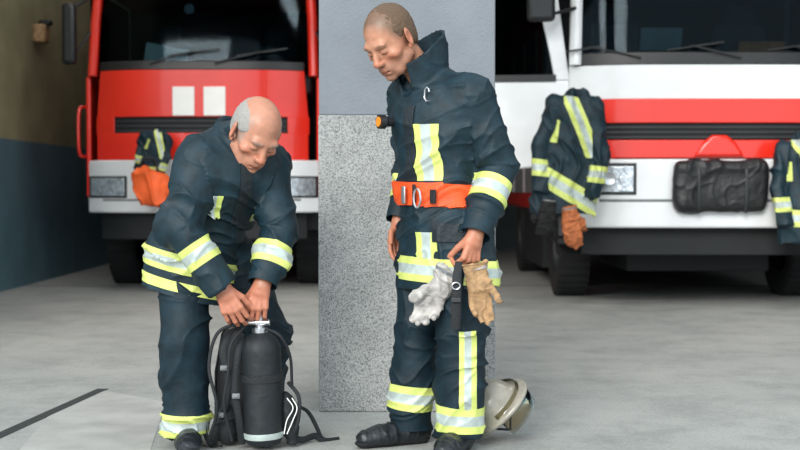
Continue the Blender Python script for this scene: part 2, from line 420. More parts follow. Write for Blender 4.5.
# ------------------------------------------------------------ head and hands
def head_frame(yaw,pitch,roll=0):
    y=math.radians(yaw);p=math.radians(pitch)
    F=V(math.sin(y)*math.cos(p),-math.cos(y)*math.cos(p),-math.sin(p)); U=V(math.sin(y)*math.sin(p),-math.cos(y)*math.sin(p),math.cos(p)); L=U.cross(F)
    if roll:
        R=Matrix.Rotation(math.radians(roll),3,F); U=R@U; L=R@L
    return L,F,U
def head_group(c,fr,sc,old=False):
    L,F,U=fr; c=Vector(c)
    P=lambda x,y,z:c+(L*x+F*y+U*z)*sc
    E=lambda x,y,z,a,b,d,ax=None:Ell(P(x,y,z),(a*sc,b*sc,d*sc),ax or (L,F,U))
    K=lambda p,q,ra,rb=None:Cap(P(*p),P(*q),ra*sc,(ra if rb is None else rb)*sc)
    g=G('head',kj=.02,axis=U)
    g.u(E(0,-.015,.030,.074,.096,.086)).u(E(0,.026,-.03,.057,.060,.083),.03).u(E(0,.028,-.072,.051,.051,.036),.025)
    g.u(E(0,.071,-.100,.021,.018,.016),.02)
    g.u(K((-.032,.074,.019),(.032,.074,.019),.0140),.016)
    for s in(-1,1):
        g.u(E(s*.046,.053,-.026,.020,.021,.017),.022)
        g.u(K((s*.054,.0,-.062),(s*.036,.05,-.09),.016,.013),.025)
    for s in(-1,1): g.s_(E(s*.030,.101,-.003,.018,.019,.0125),.013)
    for s in(-1,1): g.s_(E(s*.047,.083,-.055,.014,.017,.02),.022)
    for s in(-1,1): g.s_(E(s*.081,.04,.02,.011,.03,.025),.025)
    for s in(-1,1):
        g.u(E(s*.030,.0715,-.003,.0145,.0145,.0130),.003)
        g.s_(K((s*.020,.0885,-.0105),(s*.039,.0845,-.0105),.0024),.003)
        g.u(K((s*.016,.086,.018),(s*.046,.077,.020),.006,.004),.009)
    g.u(K((0,.081,.012),(0,.102,-.030),.0085,.0115),.012)
    g.u(E(0,.1045,-.035,.0130,.0120,.0110),.008)
    for s in(-1,1): g.u(E(s*.0135,.095,-.038,.0088,.0105,.0082),.005)
    g.u(E(0,.078,-.066,.028,.016,.022),.02)
    g.u(K((-.018,.083,-.0665),(.018,.083,-.0665),.0058),.006); g.u(K((-.003,.0895,-.065),(.003,.0895,-.065),.0062),.008)
    g.u(K((-.014,.085,-.079),(.014,.085,-.079),.0070),.005)
    g.s_(K((-.022,.088,-.0725),(.022,.088,-.0725),.0028),.003); g.s_(K((-.012,.0905,-.0885),(.012,.0905,-.0885),.004),.008)
    for s in(-1,1): g.s_(K((s*.020,.099,-.040),(s*.034,.092,-.070),.0030),.008)
    if old:
        for z in(.042,.052,.062): g.s_(K((-.035,.0865-(z-.042)*.35,z),(.035,.0865-(z-.042)*.35,z+.002),.0014),.004)
    for s in(-1,1):
        a2=nrm(L*s*.9-F*.45); a3=U; a1=a2.cross(a3)
        g.u(Ell(P(s*.081,-.008,-.004),(.007*sc,.020*sc,.034*sc),(a2,a1,a3)),.004)
        g.u(Ell(P(s*.077,.0,-.034),(.006*sc,.009*sc,.010*sc),(a2,a1,a3)),.005)
        g.s_(Ell(P(s*.090,-.002,-.004),(.006*sc,.011*sc,.021*sc),(a2,a1,a3)),.003)
    return g,P
def hair_group(c,fr,sc,old):
    L,F,U=fr;c=Vector(c); P=lambda x,y,z:c+(L*x+F*y+U*z)*sc; g=G('hair',axis=U)
    d=lambda x,y,z:L*x+F*y+U*z
    if not old:
        g.u(Ell(P(0,-.0185,.0320),(.0752*sc,.0935*sc,.0852*sc),(L,F,U))).u(Ell(P(0,-.034,-.02),(.063*sc,.072*sc,.07*sc),(L,F,U)),.03)
        g.c(P(0,.058,.088),d(0,.80,-.45),.01); g.c(P(0,.016,.002),d(0,.62,-.78),.01)
        for s in(-1,1): g.s_(Ell(P(s*.050,.068,.085),(.026*sc,.035*sc,.03*sc),(L,F,U)),.01)
    else:
        g.u(Ell(P(0,-.0185,.026),(.0780*sc,.0955*sc,.0855*sc),(L,F,U))).u(Ell(P(0,-.034,-.02),(.067*sc,.075*sc,.07*sc),(L,F,U)),.03)
        g.c(P(0,.044,.03),d(0,.97,-.2),.01); g.c(P(0,.008,.0),d(0,.6,-.79),.01); g.c(P(0,0,.084),d(0,.42,.9),.01)
    for s in(-1,1): g.s_(Cap(P(s*.070,-.004,-.01),P(s*.11,-.004,-.01),.022*sc),.004)
    return g
def face_tint(V_,c,fr,sc,base,hair,old):
    L,F,U=[np.array(v) for v in fr]; q=(V_-np.array(c))/sc; x=np.abs(q@L);y=q@F;z=q@U
    col=np.tile(np.array(base),(len(V_),1)); ga=lambda *a:np.exp(-sum(((p-m)/s)**2 for p,m,s in a))
    def mx(m,cc,k): 
        nonlocal col; m=(np.clip(m,0,1)*k)[:,None]; col=col*(1-m)+np.array(cc)*m
    B=np.array(base); near=(np.abs(q).max(1)<.16)
    red=B*np.array([1.05,.66,.58])
    mx(near*ga((x,.045,.02),(y,.07,.03),(z,-.03,.02)),red,.6); mx(near*ga((x,0,.018),(y,.11,.02),(z,-.034,.02)),red,.6)
    mx(near*ga((x,.08,.012),(z,-.005,.04)),red,.6)
    st=near*(y>.0)*np.exp(-(np.maximum(z+.055,0)/.012)**2)*(z>-.14)
    mx(st,B*(np.array([.52,.54,.58]) if not old else np.array([.80,.82,.86])),.55)
    mx(near*ga((x,0,.020),(y,.09,.02),(z,-.0725,.0085)),B*np.array([.80,.42,.38]),.8)
    mx(near*ga((x,0,.022),(y,.09,.02),(z,-.0725,.0028)),B*.15,.9)
    mx(near*ga((x,.031,.0170),(y,.079,.025),(z,.0200,.0055)),np.array(hair)*(.45 if not old else .75),.85)
    mx(near*ga((x,.030,.012),(y,.09,.02),(z,-.0105,.0030)),np.array([.02,.014,.012]),.9)
    mx(near*ga((x,.028,.018),(y,.085,.02),(z,.004,.010)),B*.5,.4)
    mx(near*ga((x,.030,.014),(y,.085,.02),(z,-.022,.005)),B*.6,.3)
    mx(near*ga((x,.012,.005),(y,.095,.012),(z,-.046,.004)),B*.15,.7)
    if old: mx(near*(z>.04)*np.clip(vnoise(V_*90)*.5+.5,0,1),B*np.array([.78,.84,.9]),.5)
    ear=ga((x,.084,.010),(y,-.006,.024),(z,-.004,.036))
    if not old:
        ins=near*np.clip(-((y-.064)*.80-(z-.084)*.45)/.03+.5,0,1)*np.clip(-((y-.022)*.62-z*.78)/.025+.5,0,1)*(1-np.clip(ear*1.6,0,1))
        mx(ins,np.array(hair),.85)
    if old: mx(near*np.clip((.048-y)/.02,0,1)*(z>-.03)*np.clip((.085-z)/.02,0,1)*(1-np.clip(ear*1.6,0,1)),np.array(hair),.55)
    else: mx(near*(y<-.03)*(z>-.03),np.array(hair),.7)
    return col
def hand(g,wr,D,T,Nh,curls,thumb=(.7,.6,.3),sc=1.0,fat=0,spread=.0):
    wr=Vector(wr);D=nrm(D);T=Vector(T);T=(T-D*T.dot(D)).normalized();N=D.cross(T)
    if N.dot(Vector(Nh))<0:N=-N
    ln=[(.043,.026,.020),(.047,.030,.021),(.044,.028,.021),(.035,.021,.018)]
    g.u(Cap(wr-D*.02,wr+D*.03,(.024+fat)*sc,(.024+fat)*sc,T,(.030+fat)*sc,(.034+fat)*sc),.01)
    for i in range(4):
        Kn=wr+(D*(.088-.004*abs(i-1)-(.004 if i==3 else 0))+T*(.031-.0208*i)-N*.002)*sc
        g.u(Cap(wr+(D*.015+T*(.014-.010*i))*sc,Kn,(.0135+fat)*sc,(.0115+fat)*sc),.010)
        a=0;p=Kn;cu=curls[i] if isinstance(curls[0],(tuple,list)) else curls; sd=T*(spread*(1.5-i))
        rr=[.0100,.0092,.0082,.0070] if i<3 else [.0088,.008,.0073,.0064]
        for k in range(3):
            a+=math.radians(cu[k]); dr=(D*math.cos(a)+N*math.sin(a)+sd).normalized(); e=p+dr*ln[i][k]*sc
            g.u(Cap(p,e,(rr[k]+fat)*sc,(rr[k+1]+fat)*sc),.003); p=e
    b=wr+(D*.02+T*.020+N*.008)*sc; d1=(T*thumb[0]+D*thumb[1]+N*thumb[2]).normalized(); e1=b+d1*.044*sc
    d2=(T*thumb[0]*.45+D*(thumb[1]+.2)+N*(thumb[2]+.15)).normalized(); e2=e1+d2*.032*sc; e3=e2+(d2+N*.2).normalized()*.024*sc
    g.u(Cap(b,e1,(.0165+fat)*sc,(.0125+fat)*sc),.012); g.u(Cap(e1,e2,(.0122+fat)*sc,(.0108+fat)*sc),.003); g.u(Cap(e2,e3,(.0108+fat)*sc,(.0085+fat)*sc),.003)
    return g
def axis(a,b): return (Vector(b)-Vector(a)).normalized()
# ------------------------------------------------------------ person
def person(j,hd,hands,base,hair,old,label,loc,jk,tr,name='person'):
    Lb=j['L']; gs=[]
    t=G('torso',kj=.03)
    t.u(Cap(j['pelvis'],j['waist'],.10,.095,Lb,.15,.14)); t.u(Cap(j['waist'],j['chest'],.095,.11,Lb,.14,.155),.04)
    t.u(Cap(j['shL'],j['shR'],.05),.04); t.u(Cap(j['neck'],hd['nk'],.058,.057),.03)
    gs.append(t)
    for s in 'LR':
        a=G('arm'+s,kj=.02,axis=axis(j['sh'+s],j['el'+s])); a.u(Cap(j['sh'+s],j['el'+s],.052,.042)); a.u(Cap(j['el'+s],j['wr'+s],.042,.029),.02); gs.append(a)
        l=G('leg'+s,kj=.03); l.u(Cap(j['hip'+s],j['kn'+s],.080,.056)); l.u(Cap(j['kn'+s],j['an'+s],.056,.038),.02); l.u(Cap(j['an'+s],j['toe'+s],.034,.024),.02); gs.append(l)
        h=G('hand'+s,kj=.012); hand(h,*hands[s]['a'],**hands[s].get('k',{})); gs.append(h)
    hg,P=head_group(hd['c'],hd['fr'],hd['sc'],old); gs.append(hg)
    md=sdf_mesh(gs,.0033)
    col=face_tint(md.V,hd['c'],hd['fr'],hd['sc'],base,hair,old)
    hl=[i for i,g in enumerate(gs) if g.name.startswith('hand')]; mk=np.isin(md.lab,hl); col[mk]*=np.array([1,.84,.80])
    body=mesh_np(name,md.V,md.F,'skin',origin=loc,color=col); tag(body,label,'person')
    hm=sdf_mesh([hair_group(hd['c'],hd['fr'],hd['sc'],old)],.0035)
    hm.V=hm.V+hm.N*(vnoise(hm.V*150)*.0016+vnoise(hm.V*60)*.0008)[:,None]
    mesh_np('hair',hm.V,hm.F,'hair2' if old else 'hair1',body)
    tg=G('seat',kj=.03); tg.u(Cap(j['pelvis'],j['waist'],.120,.115,Lb,.160,.15))
    tgs=[tg]
    for s in 'LR':
        r=tr['r'+s]; l=G('leg'+s,kj=.012,axis=(0,0,1)); l.u(Cap(j['hip'+s],j['kn'+s],r[0],r[1])); l.u(Cap(j['kn'+s],j['an'+s],r[1],r[2]),.02); l.c(V(0,0,tr['cut']),(0,0,-1)); tgs.append(l)
    tm=sdf_mesh(tgs,.0055)
    jl=[(j['kn'+s],.13,.006) for s in 'LR']+[(j['an'+s],.10,.006) for s in 'LR']
    wrinkle(tm,.0090,8,3.0,jl,seed=31 if old else 11,warp=.14)
    tro=mesh_np('trousers',tm.V,tm.F,'navy2',body)
    for s in 'LR':
        an=Vector(j['an'+s]); toe=Vector(j['toe'+s]); d=toe-an; d.z=0; d.normalize(); sd=V(-d.y,d.x,0); heel=V(an.x,an.y,.05)-d*.04
        b=G('boot',axis=d); b.u(Cap(an+V(0,0,.16),V(an.x,an.y,.06),.060,.054)).u(Cap(heel,V(an.x,an.y,.045)+d*.15,.054,.044,sd,.042,.048),.04).u(Cap(V(an.x,an.y,.038)+d*.1,V(an.x,an.y,.036)+d*.20,.040,.036,sd,.048,.042),.02).c(V(0,0,.012),(0,0,-1))
        bm_=sdf_mesh([b],.0055); wrinkle(bm_,.003,25,10,seed=3); bo=mesh_np('boot',bm_.V,bm_.F,'boot',body)
        sm=G('sole',axis=d); sm.u(Cap(heel,V(an.x,an.y,.05)+d*.205,.060,.05,sd,.048,.048)).c(V(0,0,.026),(0,0,1)).c(V(0,0,0),(0,0,-1)); sm2=sdf_mesh([sm],.006); mesh_np('sole',sm2.V,sm2.F,'rub',bo)
    jm=sdf_mesh(jk['groups'],.0055); wrinkle(jm,jk['amp'],jk['fh'],jk['fl'],jk['joints'],seed=jk['seed'],warp=.14)
    jo=mesh_np('jacket',jm.V,jm.F,'navy',body)
    return body,jo,jm,tro,tm,P
def sleeve(gs,j,s,r,cut=.0,kj=.03):
    sh,el,wr=[Vector(j[k+s]) for k in('sh','el','wr')]; a1=axis(sh,el);a2=axis(el,wr)
    u=G('upper'+s,kj=kj,axis=a1); u.u(Cap(sh,el,r[0],r[1])); gs.append(u)
    e=wr+a2*cut
    l=G('fore'+s,kj=.010,axis=a2); l.u(Cap(el,e+a2*.05,r[1],r[2])); l.c(e,a2); l.s_(Cap(e-a2*.05,e+a2*.1,r[2]-.011),.004); gs.append(l)
    return e,a2
# ============================================================ STANDING MAN
yaw=math.radians(45); Fs=V(-math.sin(yaw),-math.cos(yaw),0); Ls=V(math.cos(yaw),-math.sin(yaw),0)
S=dict(L=Ls,pelvis=W(440,232,5.0),waist=W(438,185,5.0),chest=W(436,120,5.0),neck=W(428,84,5.02),
 shL=W(472,96,4.90),shR=W(408,97,5.13),elL=W(499,168,4.93),elR=W(412,165,5.26),wrL=W(475,236,4.80),wrR=W(399,222,5.17),
 hipL=W(458,232,4.93),hipR=W(422,232,5.06),knL=W(461,328,4.88),knR=W(417,325,5.02),anL=W(460,430,4.90),anR=W(410,424,5.04))
S['toeL']=S['anL']+V(-.05,-.13,-.05); S['toeR']=S['anR']+V(-.12,-.06,-.05)
frs=head_frame(-43,36,4); hc=W(390,40,4.95)
hd=dict(c=hc,fr=frs,sc=1.18,nk=hc+(-frs[1]*.035-frs[2]*.05)*1.13)
DL=nrm((-.22,-.12,-.95))
hands_s=dict(L=dict(a=(S['wrL'],DL,(-.75,-.6,.1),(-.5,.8,0),(50,70,40)),k=dict(thumb=(.35,.9,.75),sc=1.12)),
             R=dict(a=(S['wrR'],(-.16,-.05,-1),(-.75,-.65,0),(.6,-.6,0),(18,22,15)),k={}))
jg=[]
t=G('torso',kj=.04)
t.u(Cap(S['shL']+V(-.03,0,.0),S['shR']+V(0,0,-.01),.080,.084))
t.u(Cap(W(432,90,5.02),W(434,125,5.0),.10,.140,Ls,.12,.19),.07)
t.u(Cap(W(435,120,5.0),W(438,188,5.0),.145,.140,Ls,.195,.170),.04)
t.u(Cap(W(438,192,5.0),W(446,235,5.0),.140,.168,Ls,.170,.205),.02)
t.u(Cap(W(446,235,5.0),W(449,300,5.0),.168,.198,Ls,.205,.240),.03)
t.c(W(449,287,5.0),(0.05,0,-1)); t.s_(Cap(W(446,262,5.0),W(449,310,5.0),.13,.18,Ls,.17,.22),.004)
t.s_(Cap(W(416,84,5.0)+Fs*.06,W(412,66,5.0)+Fs*.14,.050,.085),.012)
jg.append(t)
eL,aL=sleeve(jg,S,'L',(.086,.084,.062),.0,.05); eR,aR=sleeve(jg,S,'R',(.083,.078,.06),.0)
co=G('collar',kj=.010); 
pn=nrm((-.55,-.30,.78)); cb=W(427,95,5.01); ct=W(410,30,4.98)
co.u(Cap(cb,ct,.095,.142)); co.c(W(414,50,5.0),pn); co.c(W(425,100,5.01),(0,0,-1)); co.s_(Cap(cb+V(0,0,.02),ct+V(-.02,0,.06),.082,.138),.004)
co.s_(Cap(W(418,92,5.0)+Fs*.06,W(410,50,5.0)+Fs*.20,.035,.085),.006)
jg.append(co)
body,jo,jm,tro,tm,_=person(S,hd,hands_s,(.47,.22,.135),(.115,.075,.048),False,
  'standing firefighter in navy jacket with orange belt, short brown hair, looking down and holding gloves',W(440,447,5.0),
  dict(groups=jg,amp=.0095,fh=7,fl=2.6,joints=[(S['elL'],.13,.009),(W(438,205,5.0),.14,.006),(S['shL'],.14,-.005),(W(425,80,5.0),.18,-.007)],seed=5),
  dict(rL=(.112,.106,.100),rR=(.104,.096,.090),cut=.055))
TL=['torso']
front=(W(440,200,5.0),-Fs)
cx=Vector(W(436,150,5.0))+Ls*.075
tape(jm,jo,cx,Ls,.10,[(W(436,126,5),V(0,0,1)),(W(436,181,5),V(0,0,-1)),front],TL,(Fs,.25))
cx=Vector(W(444,245,5.0))+Ls*.055
tape(jm,jo,cx,Ls,.10,[(W(436,231,5),V(0,0,1)),(W(436,257,5),V(0,0,-1)),(W(446,245,5.0)+Fs*.155,-Fs)],None,(Fs,.25))
tape(jm,jo,W(449,269,5.0),V(.05,0,1),.095,(),TL)
tape(jm,jo,S['elL'].lerp(S['wrL'],.36),aL,.100,(),['foreL','upperL'])
tape(jm,jo,S['elR'].lerp(S['wrR'],.45),aR,.09,(),['foreR','upperR'])
bc=W(438,195,5.0)
belt=patch(jm,'safety_belt',['org'],jo,slab(bc,(0.05,0,1),.092),.010,None,TL,label='wide orange safety belt')
fc_=bc+Fs*.168+Ls*.03
def local(o,x,y,z): return Vector(o)+Ls*x+Fs*y+V(0,0,1)*z
RS=Matrix((tuple(Ls),tuple(-Fs),(0,0,1))).transposed()
mb=MB(); mb.box(local(fc_,-.062,-.005,0),(.022,.012,.070),0,RS); mb.build('buckle',['stl'],belt,bevel=.004)
mb=MB(); mb.box(local(fc_,.080,-.022,-.005),(.028,.010,.055),0,RS); mb.build('strap_keeper',['web'],belt,bevel=.003)
mb=MB(); mb.box(local(fc_,-.005,-.004,.0),(.014,.010,.085),0,RS); mb.build('strap_keeper',['web'],belt,bevel=.003)
def loop(c,rx,rz,r,X,Z,n=24): return [Vector(c)+Vector(X)*rx*math.cos(2*math.pi*i/n)+Vector(Z)*rz*math.sin(2*math.pi*i/n) for i in range(n)]
mb=MB(); mb.tube(loop(local(fc_,.03,.014,-.012),.018,.036,0,Ls,V(0,0,1)),.0045,8,0,closed=True); mb.build('carabiner',['stl'],belt)
patch(jm,'closure_flap',['navyd'],jo,slab(Vector(W(437,150,5))+Ls*-.005,Ls,.05)+[(W(436,108,5),V(0,0,1)),(W(436,181,5),V(0,0,-1)),front],.006,None,TL,(Fs,.3))
patch(jm,'pocket_flap',['navyd'],jo,slab(Vector(W(437,230,5))+Ls*.16,Ls,.11)+[(W(436,222,5),V(0,0,1)),(W(436,240,5),V(0,0,-1)),front],.007,None,TL,(Fs,.0))
hk=Vector(W(427,95,4.84))
mb=MB(); mb.tube([hk+Ls*.012+V(0,0,.012),hk+Ls*.008+V(0,0,.024),hk+V(0,0,.03),hk-Ls*.012+V(0,0,.02),hk-Ls*.014-V(0,0,.01),hk-Ls*.004-V(0,0,.025),hk+Ls*.012-V(0,0,.022)],.0035,8); mb.build('metal_clip',['stl'],jo)
tp=Vector(W(386,122,4.98)); th=thing('pocket_torch','small black torch with orange lens ring clipped to the standing firefighter\'s chest','torch',tp)
mb=MB(); mb.lathe(tp+V(.03,.01,0),(-1,-.5,0),[(0,0),(.018,0),(.019,.03),(.029,.04),(.029,.065),(.0,.065)],20); mb.build('torch_body',['blk'],th)
mb=MB(); mb.lathe(tp+V(.03,.01,0),(-1,-.5,0),[(.0,.066),(.020,.066),(.020,.069),(0,.069)],20); mb.build('torch_lens',['amber'],th)
LL=['legL'];LR=['legR']
tape(tm,tro,W(460,417,4.9),(0.06,0,1),.10,(),LL)
tape(tm,tro,W(410,396,5.03),(0.1,0,1),.10,(),LR)
tape(tm,tro,W(469,365,4.9),(1,-.1,0),.065,[(W(460,328,4.9),V(0,0,1)),(W(460,406,4.9),V(0,0,-1))],LL,((.1,-1,0),.2))
# ============================================================ OLDER MAN
Fo=nrm((.49,-.87,0)); Lo=nrm((.87,.49,0))
O=dict(L=Lo,pelvis=W(190,252,5.12),waist=W(203,215,5.07),chest=W(229,178,5.02),neck=W(236,150,5.0),
 shL=W(266,166,5.10),shR=W(198,161,4.95),elL=W(281,230,5.02),elR=W(181,229,4.86),wrL=W(262,285,4.92),wrR=W(223,289,4.86),
 hipL=W(224,250,5.2),hipR=W(183,250,5.10),knL=W(263,335,5.20),knR=W(185,340,4.98),anL=W(258,424,5.26),anR=W(187,430,4.98))
O['toeL']=O['anL']+V(.06,-.13,-.05); O['toeR']=O['anR']+V(.03,-.14,-.05)
fro=head_frame(30,42,-8); hc2=W(256,133,4.92)
hd2=dict(c=hc2,fr=fro,sc=1.18,nk=hc2+(-fro[1]*.035-fro[2]*.05)*1.15)
hands_o=dict(R=dict(a=(O['wrR'],(.42,-.05,-.9),(.8,0,.5),(.1,1,0),(28,34,20)),k=dict(thumb=(.6,.8,.3),spread=.05,sc=1.1)),
             L=dict(a=(O['wrL'],(-.22,-.1,-.95),(-.8,0,.3),(-.1,1,0),(30,38,22)),k=dict(thumb=(.5,.8,.3),spread=.05,sc=1.1)))
og=[]
t=G('torso',kj=.04,axis=(.2,0,1))
t.u(Cap(O['shL']+V(0,0,-.01),O['shR']+V(.02,0,-.01),.088,.088))
t.u(Cap(W(232,146,5.03),W(230,180,5.03),.10,.14,Lo,.13,.185),.07)
t.u(Cap(W(230,176,5.04),W(207,218,5.10),.145,.155,Lo,.185,.18),.04)
t.u(Cap(W(206,215,5.10),W(192,250,5.12),.155,.17,Lo,.18,.19),.03)
t.u(Cap(W(192,250,5.12),W(188,310,5.12),.17,.19,Lo,.19,.215),.03)
t.c(W(188,295,5.15),(-.25,0,-1)); t.s_(Cap(W(190,275,5.12),W(188,320,5.12),.14,.175,Lo,.16,.20),.004); og.append(t)
eL2,aL2=sleeve(og,O,'L',(.088,.080,.062),.0,.05); eR2,aR2=sleeve(og,O,'R',(.094,.084,.064),.0,.05)
co=G('collar',kj=.015); cb=W(236,160,5.03); ct=W(242,118,5.0)
co.u(Cap(cb,ct,.098,.106)); co.c(W(240,131,5.0),(.38,-.45,.85)); co.c(W(236,165,5),(0,0,-1)); co.s_(Cap(cb+V(.0,0,.03),ct+V(.03,-.02,.05),.082,.100),.004); og.append(co)
body2,jo2,jm2,tro2,tm2,_=person(O,hd2,hands_o,(.48,.22,.14),(.30,.285,.265),True,
  'older balding firefighter bending over to fit the black breathing apparatus on the ground',W(195,450,5.0),
  dict(groups=og,amp=.0095,fh=7,fl=2.6,joints=[(O['elL'],.13,.010),(O['elR'],.13,.010),(W(210,210,5.0),.2,.006),(O['shR'],.12,-.004),(O['shL'],.12,-.004),(W(236,145,5),.13,-.007)],seed=22),
  dict(rL=(.118,.112,.104),rR=(.112,.106,.094),cut=.050))
tape(jm2,jo2,W(190,262,5.14),(.25,0,1),.075,(),TL)
patch(jm2,'reflective_stripe',['yel'],jo2,slab(W(189,284,5.14),(.25,0,1),.04),.003,None,TL)
tape(jm2,jo2,O['elR'].lerp(O['wrR'],.42),aR2,.090,(),['foreR','upperR'])
tape(jm2,jo2,O['elL'].lerp(O['wrL'],.48),aL2,.090,(),['foreL','upperL'])
tape(jm2,jo2,Vector(W(210,210,4.96))-Lo*.015,Lo,.075,[(W(210,196,4.96),V(0,0,1)),(W(210,228,4.96),V(0,0,-1))],TL,(Fo,.25))
tape(jm2,jo2,Vector(W(264,214,5.0)),nrm(Lo+V(0,0,.3)),.05,[(W(210,206,4.96),V(0,0,1)),(W(210,222,4.96),V(0,0,-1))],TL,(Fo,.1))
patch(jm2,'closure_flap',['navyd'],jo2,slab(Vector(W(236,190,5)),Lo,.05)+[(W(236,160,5),V(0,0,1)),(W(236,290,5),V(0,0,-1))],.005,None,TL,(Fo,.2))
tape(tm2,tro2,W(186,424,4.97),(0.02,0,1),.09,(),['legR']); tape(tm2,tro2,W(258,415,5.2),(0.02,0,1),.09,(),['legL'])
# ============================================================ HELD GLOVES, STRAP
def glove(name,wr,D,T,N,curl,matn,label,fat=.006,sc=1.08,group=None,seed=0,spread=.03):
    g=G('g',axis=D); hand(g,wr,D,T,N,curl,sc=sc,fat=fat,spread=spread); D=nrm(D);wr=Vector(wr);TT=Vector(T);TT=(TT-D*TT.dot(D)).normalized()
    g.u(Cap(wr+D*.01,wr-D*.07,.026,.030,TT,.044,.056),.02); g.c(wr-D*.065,-D); g.s_(Cap(wr-D*.03,wr-D*.12,.018,.023,TT,.036,.048),.003)
    md=sdf_mesh([g],.004); wrinkle(md,.008,18,8,seed=seed)
    o=mesh_np(name,md.V,md.F,matn,origin=wr); tag(o,label,'glove',group)
    patch(md,'cuff_band',['grey' if matn!='tglove' else 'gglove'],o,slab(wr-D*.045,D,.012),.002)
    return o
glove('work_glove',W(443,284,4.80),(-.50,0,-.85),(-.8,0,.5),(0,-1,0),((5,15,15),(15,25,20),(20,30,20),(25,35,20)),'gglove','pale grey leather glove hanging from the standing firefighter\'s hand',seed=2,spread=.0,sc=1.05)
glove('work_glove',W(477,280,4.76),(.16,-.05,-.97),(.9,0,.2),(0,-1,0),((15,30,25),(15,30,20),(20,35,20),(25,40,25)),'tglove','tan brown leather glove held in the standing firefighter\'s hand',seed=7,spread=.0,sc=1.02)
p0=Vector(W(455,262,4.74)); th=thing('carry_strap','black webbing strap with steel ring hanging between the two held gloves','strap',p0)
mb=MB(); mb.tube([W(459,262,4.76),W(457,275,4.72),W(456,300,4.71),W(456,329,4.73)],[.014,.017,.019,.018],12,0,flat=.3,side=(1,0,0)); mb.build('webbing',['web'],th)
mb=MB(); mb.tube(loop(W(456,286,4.70),.015,.013,0,V(1,0,0),V(0,0,1)),.003,8,0,closed=True); mb.build('ring',['stl'],th)
mb=MB(); mb.box(W(456,300,4.70),(.036,.014,.018)); mb.build('buckle',['dgrey'],th,bevel=.003)
# ============================================================ HELMET on the ground
hcn=Vector(W(489,424,5.12)); 
Uh=nrm((-.62,-.25,.62)); Fh=nrm(V(.6,-.3,.5)-Uh*V(.6,-.3,.5).dot(Uh)); Lh=Uh.cross(Fh)
hl=G('shell',axis=Uh); hl.u(Ell(hcn,(.118,.145,.135),(Lh,Fh,Uh))); hl.u(Ell(hcn+Fh*.02-Uh*.005,(.14,.18,.035),(Lh,Fh,Uh)),.02); hl.c(hcn-Uh*.02,-Uh); hl.s_(Ell(hcn-Uh*.01,(.104,.131,.12),(Lh,Fh,Uh)),.004)
hl.u(Cap(hcn+Uh*.132-Fh*.08,hcn+Uh*.132+Fh*.08,.008),.012)
hm=sdf_mesh([hl],.005); lowz=hm.V[:,2].min(); hcn_shift=V(0,0,-lowz+.002); hm.V[:,2]+=hcn_shift.z; hcn=hcn+hcn_shift
he=thing('firefighter_helmet','beige firefighter helmet tipped over on the ground behind the standing man\'s boot','helmet',(hcn.x,hcn.y,0))
mesh_np('shell',hm.V,hm.F,'helm',he)
vg=MB(); 
pts=[]
for k,(rr,up) in enumerate(((.15,.03),(.165,-.03),(.155,-.085))):
    for i in range(17):
        an=math.radians(-70+140*i/16); pts.append(hcn+Fh*(math.cos(an)*rr*1.12)+Lh*(math.sin(an)*rr*.85)+Uh*up)
vg.add(pts,[(r*17+i,r*17+i+1,(r+1)*17+i+1,(r+1)*17+i) for r in range(2) for i in range(16)]); v=vg.build('visor',['visor'],he)
sm=v.modifiers.new('s','SOLIDIFY'); sm.thickness=.003
mb=MB(); mb.tube([hcn+Lh*.1-Uh*.02,hcn+Lh*.06-Uh*.10+Fh*.03,hcn-Lh*.05-Uh*.10+Fh*.03,hcn-Lh*.1-Uh*.02],.008,8,0,flat=.3); mb.build('chin_strap',['web'],he)
# ============================================================ BREATHING APPARATUS
D0=4.98; ba=thing('breathing_apparatus','black air cylinder backpack with harness standing between the older man\'s hands and the floor','breathing apparatus',W(258,448,D0))
b0=Vector(W(264,444,D0-.04)); b1=Vector(W(260,330,D0-.04)); ax_=axis(b0,b1); Ln=(b1-b0).length
gb=G('c',axis=ax_); gb.u(Cap(b0+ax_*.05,b1-ax_*.085,.080,.083)); gb.c(b0,-ax_); md=sdf_mesh([gb],.005); wrinkle(md,.0020,8,3,seed=5); cy=mesh_np('air_cylinder',md.V,md.F,'bot',ba)
patch(md,'band',['sil'],cy,slab(b0+ax_*.04,ax_,.024),.002); patch(md,'retaining_strap',['web'],cy,slab(b0+ax_*.27,ax_,.03),.005)
mb=MB(); mb.lathe(b1,ax_,[(.0,-.015),(.030,-.015),(.030,.01),(.017,.014),(.017,.085),(.0,.086)],20); mb.cyl(b1+ax_*.03+V(-.05,0,0),b1+ax_*.03+V(.04,-.01,0),.012,n=14); vl=mb.build('valve',['stl'],ba)
mb=MB(); mb.lathe(b1+ax_*.078,ax_,[(0,0),(.022,0),(.027,.006),(.027,.024),(.020,.03),(0,.03)],14); mb.build('handwheel',['blk'],vl,angle=20)
mb=MB(); mb.prism([W(214,446,5.09),W(246,446,5.09),W(248,372,5.09),W(243,330,5.09),W(232,324,5.09),W(221,332,5.09),W(214,372,5.09)],(0,.03,0)); bp_=mb.build('backplate',['blk'],ba,bevel=.012)
def spl(pts,n=10):
    out=[];P=[Vector(p) for p in pts]; P=[P[0]*2-P[1]]+P+[P[-1]*2-P[-2]]
    for i in range(1,len(P)-2):
        for k in range(n):
            t=k/n; a,b,c,d=P[i-1:i+3]; out.append(.5*((2*b)+(c-a)*t+(2*a-5*b+4*c-d)*t*t+(3*b-a-3*c+d)*t**3))
    out.append(P[-2]); return out
def strap(name,pix,r,flat=.28,m='web',lab=None,side=(1,0,0)):
    mb=MB(); mb.tube(spl([W(*p) for p in pix]),r,10,0,flat=flat,side=side); return mb.build(name,[m],ba,label=lab)
strap('shoulder_strap',[(240,328,5.0),(229,333,4.95),(223,352,4.92),(229,388,4.92),(218,425,4.95),(213,446,4.97)],.016,.35)
